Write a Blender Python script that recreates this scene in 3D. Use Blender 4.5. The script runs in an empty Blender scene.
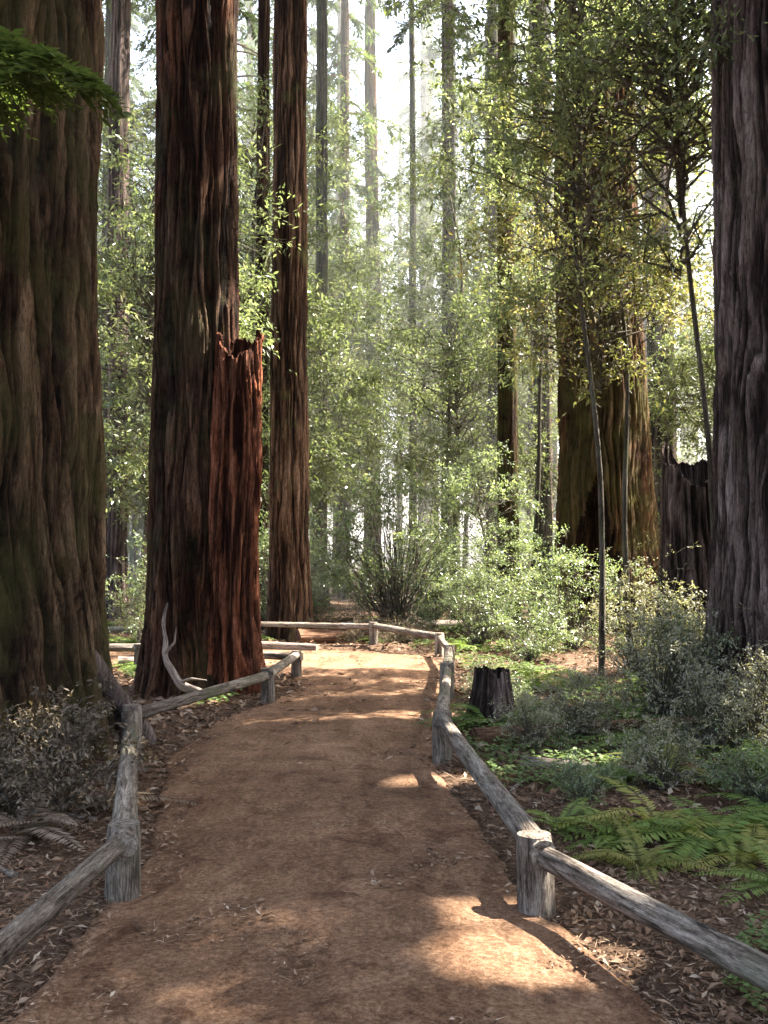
import bpy, math, random
import numpy as np
from mathutils import Vector

rng = np.random.default_rng(7)
random.seed(7)
R = math.radians
sc = bpy.context.scene
col = sc.collection

# ------------------------------------------------------------------ noise
def _hash(ix, iy, iz, seed):
    n = (ix.astype(np.int64)*374761393 + iy.astype(np.int64)*668265263 + iz.astype(np.int64)*2147483647 + seed*974634777) & 0xffffffff
    n = ((n ^ (n >> 13))*1274126177) & 0xffffffff
    n = (n ^ (n >> 16)) & 0xffffffff
    return n/4294967295.0

def vn(x, y, z=None, seed=0):
    x = np.asarray(x, float); y = np.asarray(y, float)
    z = np.zeros_like(x) if z is None else np.asarray(z, float)
    x, y, z = np.broadcast_arrays(x, y, z)
    ix, iy, iz = np.floor(x), np.floor(y), np.floor(z)
    fx, fy, fz = x-ix, y-iy, z-iz
    fx, fy, fz = [f*f*(3-2*f) for f in (fx, fy, fz)]
    r = 0
    for dx in (0, 1):
        for dy in (0, 1):
            for dz in (0, 1):
                w = (fx if dx else 1-fx)*(fy if dy else 1-fy)*(fz if dz else 1-fz)
                r = r + w*_hash(ix+dx, iy+dy, iz+dz, seed)
    return r

def fbm(x, y, z=None, seed=0, octs=4):
    a, s, t = .5, 0, 0
    for o in range(octs):
        f = 2**o
        s = s + a*vn(np.asarray(x)*f, np.asarray(y)*f, None if z is None else np.asarray(z)*f, seed+o)
        t += a; a *= .5
    return s/t

# ------------------------------------------------------------------ object helpers
def tag(o, label=None, cat=None, group=None, kind=None):
    for k, v in (('label', label), ('category', cat), ('group', group), ('kind', kind)):
        if v: o[k] = v
    return o

def empty(name, loc, label, cat, group=None, rz=0, sc_=1):
    o = bpy.data.objects.new(name, None); col.objects.link(o)
    o.location = loc; o.rotation_euler = (0, 0, rz); o.scale = (sc_,)*3
    o.empty_display_size = .1
    return tag(o, label, cat, group)

def mesh(name, V, faces, mats, smooth=True, tint=None, midx=None, furrow=None, grain=None):
    """faces: list of int arrays (n,k)"""
    me = bpy.data.meshes.new(name)
    V = np.asarray(V, np.float32)
    me.vertices.add(len(V)); me.vertices.foreach_set('co', V.ravel())
    loops = np.concatenate([f.ravel() for f in faces]).astype(np.int32)
    tot = np.concatenate([np.full(len(f), f.shape[1]) for f in faces]).astype(np.int32)
    st = np.concatenate([[0], np.cumsum(tot)[:-1]]).astype(np.int32)
    me.loops.add(len(loops)); me.loops.foreach_set('vertex_index', loops)
    me.polygons.add(len(tot)); me.polygons.foreach_set('loop_start', st); me.polygons.foreach_set('loop_total', tot)
    if midx is not None: me.polygons.foreach_set('material_index', np.asarray(midx, np.int32))
    me.polygons.foreach_set('use_smooth', np.full(len(tot), bool(smooth)))
    for m in (mats if isinstance(mats, (list, tuple)) else [mats]): me.materials.append(m)
    if tint is not None:
        a = me.attributes.new('tint', 'FLOAT', 'FACE'); a.data.foreach_set('value', np.asarray(tint, np.float32))
    if grain is not None:
        a = me.attributes.new('grain', 'FLOAT_VECTOR', 'POINT'); a.data.foreach_set('vector', np.asarray(grain, np.float32).ravel())
    if furrow is not None:
        a = me.attributes.new('furrow', 'FLOAT', 'POINT'); a.data.foreach_set('value', np.asarray(furrow, np.float32).ravel())
    me.update(calc_edges=True)
    return me

def obj(name, me, parent=None, loc=(0, 0, 0)):
    o = bpy.data.objects.new(name, me); col.objects.link(o)
    o.location = loc
    if parent: o.parent = parent
    return o

class MB:
    """collects vertices and faces with a material index and a tint per face"""
    def __init__(s): s.V = []; s.F = []; s.T = []; s.M = []; s.n = 0
    def add(s, V, F, mi=0, tint=None):
        V = np.asarray(V).reshape(-1, 3); F = np.asarray(F)
        s.V.append(V); s.F.append(F+s.n); s.n += len(V)
        s.T.append(np.full(len(F), .5) if tint is None else np.broadcast_to(tint, (len(F),)))
        s.M.append(np.full(len(F), mi))
    def mesh(s, name, mats, smooth=True):
        return mesh(name, np.concatenate(s.V), s.F, mats, smooth, np.concatenate(s.T), np.concatenate(s.M))

def norm(a): return a/np.maximum(np.linalg.norm(a, axis=-1, keepdims=True), 1e-9)

def leaf_quads(P, D, N, L, W, cup=.15):
    """P base points, D directions, N approximate normals"""
    D = norm(D); S = norm(np.cross(D, N)); U = np.cross(S, D)
    L = np.broadcast_to(L, (len(P),))[:, None]; W = np.broadcast_to(W, (len(P),))[:, None]
    m = P + D*L*.45
    V = np.stack([P, m+S*W*.5+U*W*cup, P+D*L, m-S*W*.5+U*W*cup], 1).reshape(-1, 3)
    F = np.arange(len(P)*4).reshape(-1, 4)
    return V, F

def tube(pts, rad, ns=6, jitter=0, seed=0, cap=True):
    pts = np.asarray(pts, float); rad = np.broadcast_to(rad, (len(pts),))
    T = norm(np.gradient(pts, axis=0))
    ref = np.array([0, 0, 1.]) if abs(T[:, 2]).mean() < .8 else np.array([1., 0, 0])
    A = norm(np.cross(T, ref)); B = np.cross(T, A)
    th = np.linspace(0, 2*np.pi, ns, endpoint=False)
    rr = rad[:, None]*np.ones(ns)
    if jitter:
        s = np.concatenate([[0], np.cumsum(np.linalg.norm(np.diff(pts, axis=0), axis=1))])
        rr = rr*(1+jitter*(2*fbm(np.cos(th)[None]*1.6+9, np.sin(th)[None]*1.6+9, s[:, None]*1.2, seed, 4)-1)*1.6)
    V = pts[:, None]+A[:, None]*(np.cos(th)*rr)[..., None]+B[:, None]*(np.sin(th)*rr)[..., None]
    n = len(pts); i, j = np.meshgrid(np.arange(n-1), np.arange(ns), indexing='ij')
    j2 = (j+1) % ns
    F = np.stack([i*ns+j, i*ns+j2, (i+1)*ns+j2, (i+1)*ns+j], -1).reshape(-1, 4)
    return V.reshape(-1, 3), F

def wood_mesh(name, pts, rad, mat, ns=14, jitter=.12, seed=0):
    """a round or split log along pts: uneven section, capped ends, grain that follows its length"""
    pts = np.asarray(pts, float); n = len(pts); rad = np.broadcast_to(rad, (n,))
    T = norm(np.gradient(pts, axis=0))
    ref = np.array([0, 0, 1.]) if abs(T[:, 2]).mean() < .8 else np.array([1., 0, 0])
    A = norm(np.cross(T, ref)); B = np.cross(T, A)
    th = np.linspace(0, 2*np.pi, ns, endpoint=False)
    s = np.concatenate([[0], np.cumsum(np.linalg.norm(np.diff(pts, axis=0), axis=1))])
    c, sn = np.cos(th)[None], np.sin(th)[None]; S = s[:, None]
    k = fbm(c*1.1+9, sn*1.1+9, S*.25, seed, 2)-.5                     # the split section
    g = fbm(c*5+19, sn*5+19, S*.6, seed+3, 3)-.5                      # grain ridges
    kn = np.clip(vn(c*1.5+3, sn*1.5+3, S*3.5, seed+5)-.86, 0, 1)*4    # knots
    rr = rad[:, None]*(1+jitter*(2.2*k+.7*g+.5*kn))
    V = pts[:, None]+A[:, None]*(c*rr)[..., None]+B[:, None]*(sn*rr)[..., None]
    V = V.reshape(-1, 3)
    G = np.stack([c*rr, sn*rr, S+0*rr], -1).reshape(-1, 3)+seed*1.7
    i, j = np.meshgrid(np.arange(n-1), np.arange(ns), indexing='ij'); j2 = (j+1) % ns
    F = np.stack([i*ns+j, i*ns+j2, (i+1)*ns+j2, (i+1)*ns+j], -1).reshape(-1, 4)
    j = np.arange(ns); j2 = (j+1) % ns; k = n*ns
    V = np.concatenate([V, V[:ns], V[-ns:], [V[:ns].mean(0), V[-ns:].mean(0)]])
    G = np.concatenate([G, G[:ns], G[-ns:], [G[:ns].mean(0), G[-ns:].mean(0)]])
    caps = np.concatenate([np.stack([k+j2, k+j, np.full(ns, k+2*ns)], 1), np.stack([k+ns+j, k+ns+j2, np.full(ns, k+2*ns+1)], 1)])
    return mesh(name, V, [F, caps], mat, True, grain=G)

# ------------------------------------------------------------------ materials
def newmat(name):
    m = bpy.data.materials.new(name); m.use_nodes = True
    nt = m.node_tree; b = nt.nodes['Principled BSDF']
    return m, nt, b
def N(nt, t, **kw):
    n = nt.nodes.new(t)
    for k, v in kw.items():
        if k in n.inputs: n.inputs[k].default_value = v
        else: setattr(n, k, v)
    return n
def ramp(nt, stops, fac):
    n = nt.nodes.new('ShaderNodeValToRGB')
    while len(n.color_ramp.elements) < len(stops): n.color_ramp.elements.new(.5)
    for e, (p, c) in zip(n.color_ramp.elements, stops):
        e.position = p; e.color = (*c, 1)
    nt.links.new(fac, n.inputs['Fac']); return n.outputs['Color']
def mixc(nt, fac, a, b, mode='MIX'):
    n = nt.nodes.new('ShaderNodeMix'); n.data_type = 'RGBA'; n.blend_type = mode
    for v, i in ((fac, 0), (a, 6), (b, 7)):
        if isinstance(v, (int, float)): n.inputs[i].default_value = v
        elif isinstance(v, tuple): n.inputs[i].default_value = (*v, 1)
        else: nt.links.new(v, n.inputs[i])
    return n.outputs[2]
def noise(nt, vec, scale, detail=5, rough=.6, dist=0):
    n = N(nt, 'ShaderNodeTexNoise', Scale=scale, Detail=detail, Roughness=rough, Distortion=dist)
    nt.links.new(vec, n.inputs['Vector']); return n.outputs['Fac']
def coords(nt, scale=(1, 1, 1), kind='Object'):
    if kind == 'grain':
        t = N(nt, 'ShaderNodeAttribute', attribute_name='grain'); m = N(nt, 'ShaderNodeMapping'); m.inputs['Scale'].default_value = scale
        nt.links.new(t.outputs['Vector'], m.inputs['Vector']); return m.outputs['Vector']
    t = nt.nodes.new('ShaderNodeTexCoord'); m = N(nt, 'ShaderNodeMapping'); m.inputs['Scale'].default_value = scale
    nt.links.new(t.outputs[kind], m.inputs['Vector']); return m.outputs['Vector']
def bump(nt, b, h, strength=.6, dist=.03):
    n = N(nt, 'ShaderNodeBump', Strength=strength, Distance=dist)
    nt.links.new(h, n.inputs['Height']); nt.links.new(n.outputs['Normal'], b.inputs['Normal'])

def bark_mat(name, dark, mid, light, moss=.0, mosscol=(.09, .10, .03), scale=7, red=None, kind='Object', grey=None):
    m, nt, b = newmat(name)
    v = coords(nt, (1, 1, .11), kind); v2 = coords(nt, (1, 1, .3), kind); v3 = coords(nt, (1, 1, 1), kind)
    f = noise(nt, v, scale, 9, .68, 1.2)
    c = ramp(nt, [(.36, dark), (.46, mid), (.60, light)], f)
    ff = noise(nt, coords(nt, (1, 1, .07), kind), scale*5, 7, .75, .8)
    c = mixc(nt, 1, c, ramp(nt, [(.36, (.38, .35, .33)), (.5, (1, 1, 1)), (.66, (1.4, 1.38, 1.36))], ff), 'MULTIPLY')
    f3 = noise(nt, coords(nt, (1, 1, .12), kind), scale*15, 4, .7, .5)
    c = mixc(nt, .8, c, ramp(nt, [(.36, (.5, .48, .46)), (.5, (1, 1, 1)), (.66, (1.35, 1.33, 1.3))], f3), 'MULTIPLY')
    br = noise(nt, coords(nt, (1, 1, .55), kind), scale*2.2, 6, .75, .5)   # cracks across the fibres
    c = mixc(nt, .8, c, ramp(nt, [(.34, (.4, .38, .36)), (.45, (1, 1, 1))], br), 'MULTIPLY')
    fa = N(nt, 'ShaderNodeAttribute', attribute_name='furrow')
    if grey:
        fg = ramp(nt, [(.50, (0, 0, 0)), (.66, (.75, .75, .75))], noise(nt, v2, 3.1, 7, .7))
        c = mixc(nt, fg, c, mixc(nt, 1, c, grey, 'MULTIPLY'))
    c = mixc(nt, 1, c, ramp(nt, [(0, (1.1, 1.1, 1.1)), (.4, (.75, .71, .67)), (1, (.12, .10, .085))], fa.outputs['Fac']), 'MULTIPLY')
    tone = ramp(nt, [(.3, (.55, .5, .48)), (.7, (1.25, 1.2, 1.15))], noise(nt, v2, 2.2, 5, .65))
    c = mixc(nt, 1, c, tone, 'MULTIPLY')
    if red:
        fr = ramp(nt, [(.46, (0, 0, 0)), (.62, (1, 1, 1))], noise(nt, coords(nt, (1, 1, .3)), .9, 4, .6))
        c = mixc(nt, fr, c, mixc(nt, 1, c, red, 'MULTIPLY'))
    if moss:
        fm = ramp(nt, [(.62-moss*.4, (0, 0, 0)), (.78-moss*.3, (.85, .85, .85))], noise(nt, v3, 1.1, 8, .68))
        c = mixc(nt, fm, c, mosscol)
    oi = nt.nodes.new('ShaderNodeObjectInfo')
    hv = N(nt, 'ShaderNodeMapRange'); hv.inputs['To Min'].default_value = .75; hv.inputs['To Max'].default_value = 1.2
    nt.links.new(oi.outputs['Random'], hv.inputs['Value'])
    h = N(nt, 'ShaderNodeHueSaturation'); nt.links.new(hv.outputs[0], h.inputs['Value']); nt.links.new(c, h.inputs['Color'])
    nt.links.new(h.outputs[0], b.inputs['Base Color'])
    b.inputs['Roughness'].default_value = .92; b.inputs['Specular IOR Level'].default_value = .15
    add = N(nt, 'ShaderNodeMath', operation='ADD'); nt.links.new(f, add.inputs[0]); nt.links.new(ff, add.inputs[1])
    add2 = N(nt, 'ShaderNodeMath', operation='ADD'); nt.links.new(add.outputs[0], add2.inputs[0]); nt.links.new(br, add2.inputs[1])
    bump(nt, b, add2.outputs[0], 1.0, .07 if kind == 'Object' else .02)
    return m

def leaf_mat(name, stops, transl=.35, rough=.45, spec=.4, tcol=(1.25, 1.3, .6)):
    m, nt, b = newmat(name)
    a = N(nt, 'ShaderNodeAttribute', attribute_name='tint')
    c = ramp(nt, stops, a.outputs['Fac'])
    oi = nt.nodes.new('ShaderNodeObjectInfo')
    mr = N(nt, 'ShaderNodeMapRange'); mr.inputs['To Min'].default_value = .8; mr.inputs['To Max'].default_value = 1.2
    nt.links.new(oi.outputs['Random'], mr.inputs['Value'])
    h = N(nt, 'ShaderNodeHueSaturation'); nt.links.new(mr.outputs[0], h.inputs['Value']); nt.links.new(c, h.inputs['Color'])
    nt.links.new(h.outputs[0], b.inputs['Base Color'])
    b.inputs['Roughness'].default_value = rough; b.inputs['Specular IOR Level'].default_value = spec
    t = N(nt, 'ShaderNodeBsdfTranslucent'); nt.links.new(mixc(nt, 1., h.outputs[0], tcol, 'MULTIPLY'), t.inputs['Color'])
    mx = N(nt, 'ShaderNodeMixShader'); mx.inputs[0].default_value = transl
    nt.links.new(b.outputs[0], mx.inputs[1]); nt.links.new(t.outputs[0], mx.inputs[2])
    nt.links.new(mx.outputs[0], nt.nodes['Material Output'].inputs['Surface'])
    return m

def ground_mat(name, cols, sc1=.9, sc2=26, b_str=.8, b_dist=.03):
    m, nt, b = newmat(name)
    v = coords(nt)
    big = noise(nt, v, sc1, 5, .6); fine = noise(nt, v, sc2, 8, .7); mid = noise(nt, v, 6, 5, .65, .4)
    c = ramp(nt, [(.28, cols[0]), (.5, cols[1]), (.72, cols[2])], fine)
    c = mixc(nt, 1, c, ramp(nt, [(.3, (.62, .6, .58)), (.7, (1.2, 1.2, 1.2))], big), 'MULTIPLY')
    c = mixc(nt, .8, c, ramp(nt, [(.3, (.7, .66, .62)), (.68, (1.18, 1.18, 1.2))], mid), 'MULTIPLY')
    nt.links.new(c, b.inputs['Base Color']); b.inputs['Roughness'].default_value = .95; b.inputs['Specular IOR Level'].default_value = .1
    add = N(nt, 'ShaderNodeMath', operation='ADD'); nt.links.new(fine, add.inputs[0]); nt.links.new(mid, add.inputs[1])
    bump(nt, b, add.outputs[0], b_str, b_dist)
    return m

M = {}
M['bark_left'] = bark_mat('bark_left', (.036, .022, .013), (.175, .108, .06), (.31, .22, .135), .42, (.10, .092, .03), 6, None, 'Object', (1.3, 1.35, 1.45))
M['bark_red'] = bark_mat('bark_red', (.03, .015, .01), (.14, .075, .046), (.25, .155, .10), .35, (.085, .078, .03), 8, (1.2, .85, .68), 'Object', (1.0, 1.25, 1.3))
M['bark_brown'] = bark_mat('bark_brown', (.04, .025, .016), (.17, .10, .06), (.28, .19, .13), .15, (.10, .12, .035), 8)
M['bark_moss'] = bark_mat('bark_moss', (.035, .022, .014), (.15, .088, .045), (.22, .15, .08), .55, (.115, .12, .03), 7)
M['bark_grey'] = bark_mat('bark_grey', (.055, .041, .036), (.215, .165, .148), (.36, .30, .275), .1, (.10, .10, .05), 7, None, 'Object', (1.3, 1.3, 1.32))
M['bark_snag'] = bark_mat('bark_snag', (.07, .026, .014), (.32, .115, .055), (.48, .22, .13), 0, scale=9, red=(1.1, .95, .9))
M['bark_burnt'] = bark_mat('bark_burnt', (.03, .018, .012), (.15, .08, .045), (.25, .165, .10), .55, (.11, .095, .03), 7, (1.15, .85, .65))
M['bark_thin'] = bark_mat('bark_thin', (.05, .045, .035), (.14, .125, .095), (.30, .28, .23), .3, (.13, .15, .06), 14)
M['char'] = bark_mat('char', (.012, .009, .007), (.05, .03, .02), (.13, .07, .04), 0, scale=9)
M['wood'] = bark_mat('weathered_wood', (.06, .05, .04), (.20, .17, .14), (.36, .33, .285), .25, (.14, .15, .09), 22, None, 'grain')
M['deadwood'] = bark_mat('dead_wood', (.14, .11, .09), (.34, .29, .25), (.5, .45, .4), 0, scale=22, kind='grain')
M['redwood_wood'] = bark_mat('redwood_wood', (.04, .02, .014), (.15, .08, .05), (.27, .17, .11), .1, scale=20, kind='grain')
M['redwood_leaf'] = leaf_mat('redwood_leaf', [(0, (.04, .06, .022)), (.5, (.085, .125, .042)), (1, (.16, .19, .075))], .42)
M['bay_leaf'] = leaf_mat('bay_leaf', [(0, (.085, .11, .05)), (.5, (.17, .205, .098)), (.85, (.27, .29, .155)), (1, (.36, .34, .22))], .55, .28, .7, (1.2, 1.22, .78))
M['tan_leaf'] = leaf_mat('tan_leaf', [(0, (.09, .10, .045)), (.5, (.19, .19, .09)), (.72, (.32, .26, .16)), (1, (.46, .37, .26))], .42, .45)
M['shrub_leaf'] = leaf_mat('shrub_leaf', [(0, (.09, .13, .065)), (.5, (.20, .25, .14)), (1, (.36, .39, .27))], .4, .25, .7)
M['painted_glint_leaf'] = leaf_mat('painted_glint_leaf', [(0, (.12, .16, .09)), (.5, (.25, .31, .19)), (1, (.42, .45, .33))], .45, .22, .8)  # base colour raised to stand in for sun glints on the bush
M['twiggy_leaf'] = leaf_mat('twiggy_leaf', [(0, (.15, .145, .09)), (.5, (.29, .275, .19)), (1, (.45, .42, .33))], .3, .55)
M['fern_leaf'] = leaf_mat('fern_leaf', [(0, (.065, .11, .026)), (.5, (.135, .20, .045)), (1, (.24, .26, .06))], .35, .5)
M['fern_yellow'] = leaf_mat('fern_yellow', [(0, (.10, .12, .025)), (.5, (.19, .20, .04)), (1, (.28, .24, .07))], .35, .5)
M['fern_dead'] = leaf_mat('fern_dead', [(0, (.07, .045, .03)), (.5, (.16, .115, .08)), (1, (.26, .21, .16))], .25, .7)
M['sorrel'] = leaf_mat('sorrel', [(0, (.06, .10, .03)), (.5, (.11, .165, .05)), (1, (.18, .22, .08))], .35, .5)
M['dead_leaf'] = leaf_mat('dead_leaf', [(0, (.055, .042, .028)), (.5, (.15, .11, .075)), (1, (.29, .24, .17))], .2, .7)
M['litter'] = leaf_mat('litter', [(0, (.06, .034, .02)), (.4, (.17, .10, .06)), (.75, (.30, .21, .14)), (1, (.48, .40, .30))], .05, .8, .15, (1, .9, .8))
def wear(m):
    nt = m.node_tree; b = nt.nodes['Principled BSDF']; c = b.inputs['Base Color'].links[0].from_socket
    tr = noise(nt, coords(nt, (2.2, .28, 1)), 1.5, 6, .65, .6)
    c = mixc(nt, 1, c, ramp(nt, [(.34, (.74, .70, .68)), (.52, (1, 1, 1)), (.7, (1.18, 1.17, 1.17))], tr), 'MULTIPLY')
    fp = noise(nt, coords(nt, (1, .6, 1)), 4.2, 5, .7, 1.0)
    c = mixc(nt, 1, c, ramp(nt, [(.36, (.58, .54, .52)), (.47, (1, 1, 1))], fp), 'MULTIPLY')
    sp = noise(nt, coords(nt), 110, 3, .6)
    c = mixc(nt, .9, c, ramp(nt, [(.34, (.45, .4, .38)), (.44, (1, 1, 1)), (.62, (1, 1, 1)), (.72, (1.7, 1.7, 1.65))], sp), 'MULTIPLY')
    nt.links.new(c, b.inputs['Base Color'])
M['path'] = ground_mat('path', ((.085, .050, .030), (.225, .131, .077), (.36, .24, .155)), .8, 38, .9, .025)
wear(M['path'])
M['soil'] = ground_mat('soil', ((.04, .026, .017), (.12, .075, .048), (.22, .15, .10)), .7, 22, .9, .04)

# ------------------------------------------------------------------ the ground
YK = np.array([-6, 2, 3.5, 5.2, 8.3, 10.3, 11.4, 13.0, 14.3, 15.0, 15.6, 16.5, 17.4, 18.0, 18.5, 19.2, 20.])
LK = np.array([-1.9, -1.5, -1.30, -1.22, -1.72, -1.62, -1.25, -1.05, -1.3, -3.2, -14, -30, -30, -30, -30, -30, -30])
RK = np.array([3.2, 1.75, 1.02, .60, .38, .50, .60, .72, .80, .85, .86, .78, .40, -.4, -2.0, -10, -29.5])
def path_d(x, y):
    """positive outside the path, negative inside"""
    l = np.interp(y, YK, LK); r = np.interp(y, YK, RK)
    return np.maximum(l-x, x-r)
def H(x, y):
    x = np.asarray(x, float); y = np.asarray(y, float)
    d = path_d(x, y)
    w = np.clip((d-.05)/1.6, 0, 1); w = w*w*(3-2*w)
    h = .34*(fbm(x*.35+5, y*.35+5, seed=3)-.38) + .10*(fbm(x*1.7, y*1.7, seed=4)-.5)
    far = np.clip((np.hypot(x, y)-30)/80, 0, 1)
    h = w*(h+far*2.2*(fbm(x*.03+2, y*.03+7, seed=8)-.4))
    return h + np.clip(.05-d, 0, .05)*-.6
def spaced(a, b, fine0, fine1, step, grow=1.12):
    xs = list(np.arange(fine0, fine1+1e-6, step))
    s = step; x = fine1
    while x < b: s *= grow; x += s; xs.append(min(x, b))
    s = step; x = fine0
    while x > a: s *= grow; x -= s; xs.insert(0, max(x, a))
    return np.array(sorted(set(xs)))
def grid_mesh(name, X, Y, Z, mat):
    ny, nx = X.shape
    V = np.stack([X, Y, Z], -1).reshape(-1, 3)
    i, j = np.meshgrid(np.arange(ny-1), np.arange(nx-1), indexing='ij')
    F = np.stack([i*nx+j, i*nx+j+1, (i+1)*nx+j+1, (i+1)*nx+j], -1).reshape(-1, 4)
    return mesh(name, V, [F], mat)
xs = spaced(-500, 500, -6, 7, .07); ys = spaced(-300, 700, 1.5, 20, .08)
X, Y = np.meshgrid(xs, ys)
tag(obj('ground', grid_mesh('ground', X, Y, H(X, Y), M['soil'])), kind='structure')
yy = np.concatenate([np.arange(-5, 2, .3), np.arange(2, 14, .045), np.arange(14, 20.1, .03)])
tt = np.concatenate([[-.03], 1-np.linspace(1, 0, 150)**1.6, [1.03]])
l = np.interp(yy, YK, LK); r = np.interp(yy, YK, RK)
wob = .13*(fbm(yy*1.6, yy*0+3, seed=12, octs=6)-.5)*2; wob2 = .13*(fbm(yy*1.6, yy*0+8, seed=13, octs=6)-.5)*2
X = (l+wob)[:, None]+(r-l+wob2-wob)[:, None]*tt[None]; Y = yy[:, None]+0*X
def path_z(x, y):
    l = np.interp(y, YK, LK); r = np.interp(y, YK, RK); t = np.clip((x-l)/np.maximum(r-l, .01), 0, 1)
    return .016+.05*(fbm(x*1.5, y*2.6, seed=21, octs=3)-.5)-.03*np.clip(vn(x*3.6, y*2.4, seed=29)-.6, 0, 1)+.016*(fbm(x*8, y*9, seed=22, octs=4)-.5)+.03*(1-(2*t-1)**2)
Z = path_z(X, Y)
Z = np.where((tt < 0)[None] | (tt > 1)[None], -.05, Z)
X = np.where((tt < 0)[None], l[:, None]-.06, np.where((tt > 1)[None], r[:, None]+.06, X))
tag(obj('path', grid_mesh('path', X, Y, Z, M['path'])), kind='structure')

# ------------------------------------------------------------------ sun
SUN_AZ, SUN_EL = R(72), R(54)          # azimuth clockwise from the path's direction (+Y)
SDIR = np.array([math.sin(SUN_AZ)*math.cos(SUN_EL), math.cos(SUN_AZ)*math.cos(SUN_EL), math.sin(SUN_EL)])
# holes cut in the crowns so sun reaches chosen spots: lit point and radius
SUN_CUTS = [((-2.6, 6.2, 4.75), .45), ((-3.1, 6.2, 4.8), .35), ((2.6, 13.4, 7), 1.6), ((3.2, 13.8, 9), 1.5), ((4.2, 12.4, 6.5), 1.5), ((.4, 22.6, 0), 1.3), ((-.9, 23.5, 0), 1.2), ((.9, 21.2, .5), .5), ((3.0, 8.6, 0), .45), ((2.2, 9.4, 0), .4), ((2.7, 7.1, .2), .35), ((3.2, 11.4, .7), .7), ((1.6, 11.6, .3), .5), ((2.4, 12.8, .4), .6), ((1.9, 13.8, .2), .5), ((-2.6, 6.9, .3), .25), ((1.5, 7.9, 0), .3),
        ((.40, 4.08, 0), .2), ((.62, 4.12, 0), .2), ((.5, 3.98, 0), .17), ((.70, 4.66, .36), .16), ((-1.62, 6.5, .25), .2), ((-1.95, 7.8, .3), .24), ((-1.85, 12.35, 4.3), .6), ((-2.6, 16.4, 0), .8), ((-3.6, 16.8, 0), .9), ((4.5, 13, 6.5), 1.5), ((4, 12, 9), 1.6), ((5, 19, 3), 1.3), ((.88, 4.15, .25), .24),
        ((-2.05, 13.6, .1), .6), ((-1.75, 16.6, .1), .8), ((-1.1, 15.6, 0), .5), ((-.45, 15.3, 0), .6), ((.3, 15.4, 0), .65), ((.9, 15.6, 0), .5),
        ((2.0, 19, 1.5), 1.7), ((1.2, 21, .5), 1.5), ((3.2, 20, 2), 1.5), ((-2.1, 11.2, 3.5), .5), ((-2.0, 11.2, 1.6), .4), ((-2.05, 11.4, .2), .3),
        ((-1.8, 11.5, 5.5), .5), ((-2.6, 27, 4), 2.2), ((3.6, 8.2, 4.5), .35), ((3.6, 14.2, 6.3), 1.7), ((4.6, 12.2, 8), 1.9), ((2.6, 16.5, .8), .9), ((3.3, 13.6, .8), .7),
        ((-5.2, 20, 5), 2.2), ((-5.0, 18, 1), 1.2), ((2.4, 27, 8), 2.3), ((1.9, 27, 4), 2.0), ((3.6, 24, 5), 2.0), ((2.7, 9.6, .6), .4), ((2.0, 5.9, .4), .25), ((-.3, 9.6, 0), .22), ((-2.2, 7.4, .2), .22)]
def carve(me, Mw):
    """leaves of a crown that block sun rays to the chosen spots are cut out (own copy of the mesh)"""
    n = len(me.vertices); co = np.empty(n*3, np.float32); me.vertices.foreach_get('co', co); co = co.reshape(-1, 3)
    Mw = np.array(Mw); w = co@Mw[:3, :3].T+Mw[:3, 3]
    hit = np.zeros(n, bool)
    for p, r in SUN_CUTS:
        q = w-np.array(p); t = q@SDIR
        hit |= (np.linalg.norm(q-t[:, None]*SDIR, axis=1) < r) & (t > r*2+.8)
    return hit

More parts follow.
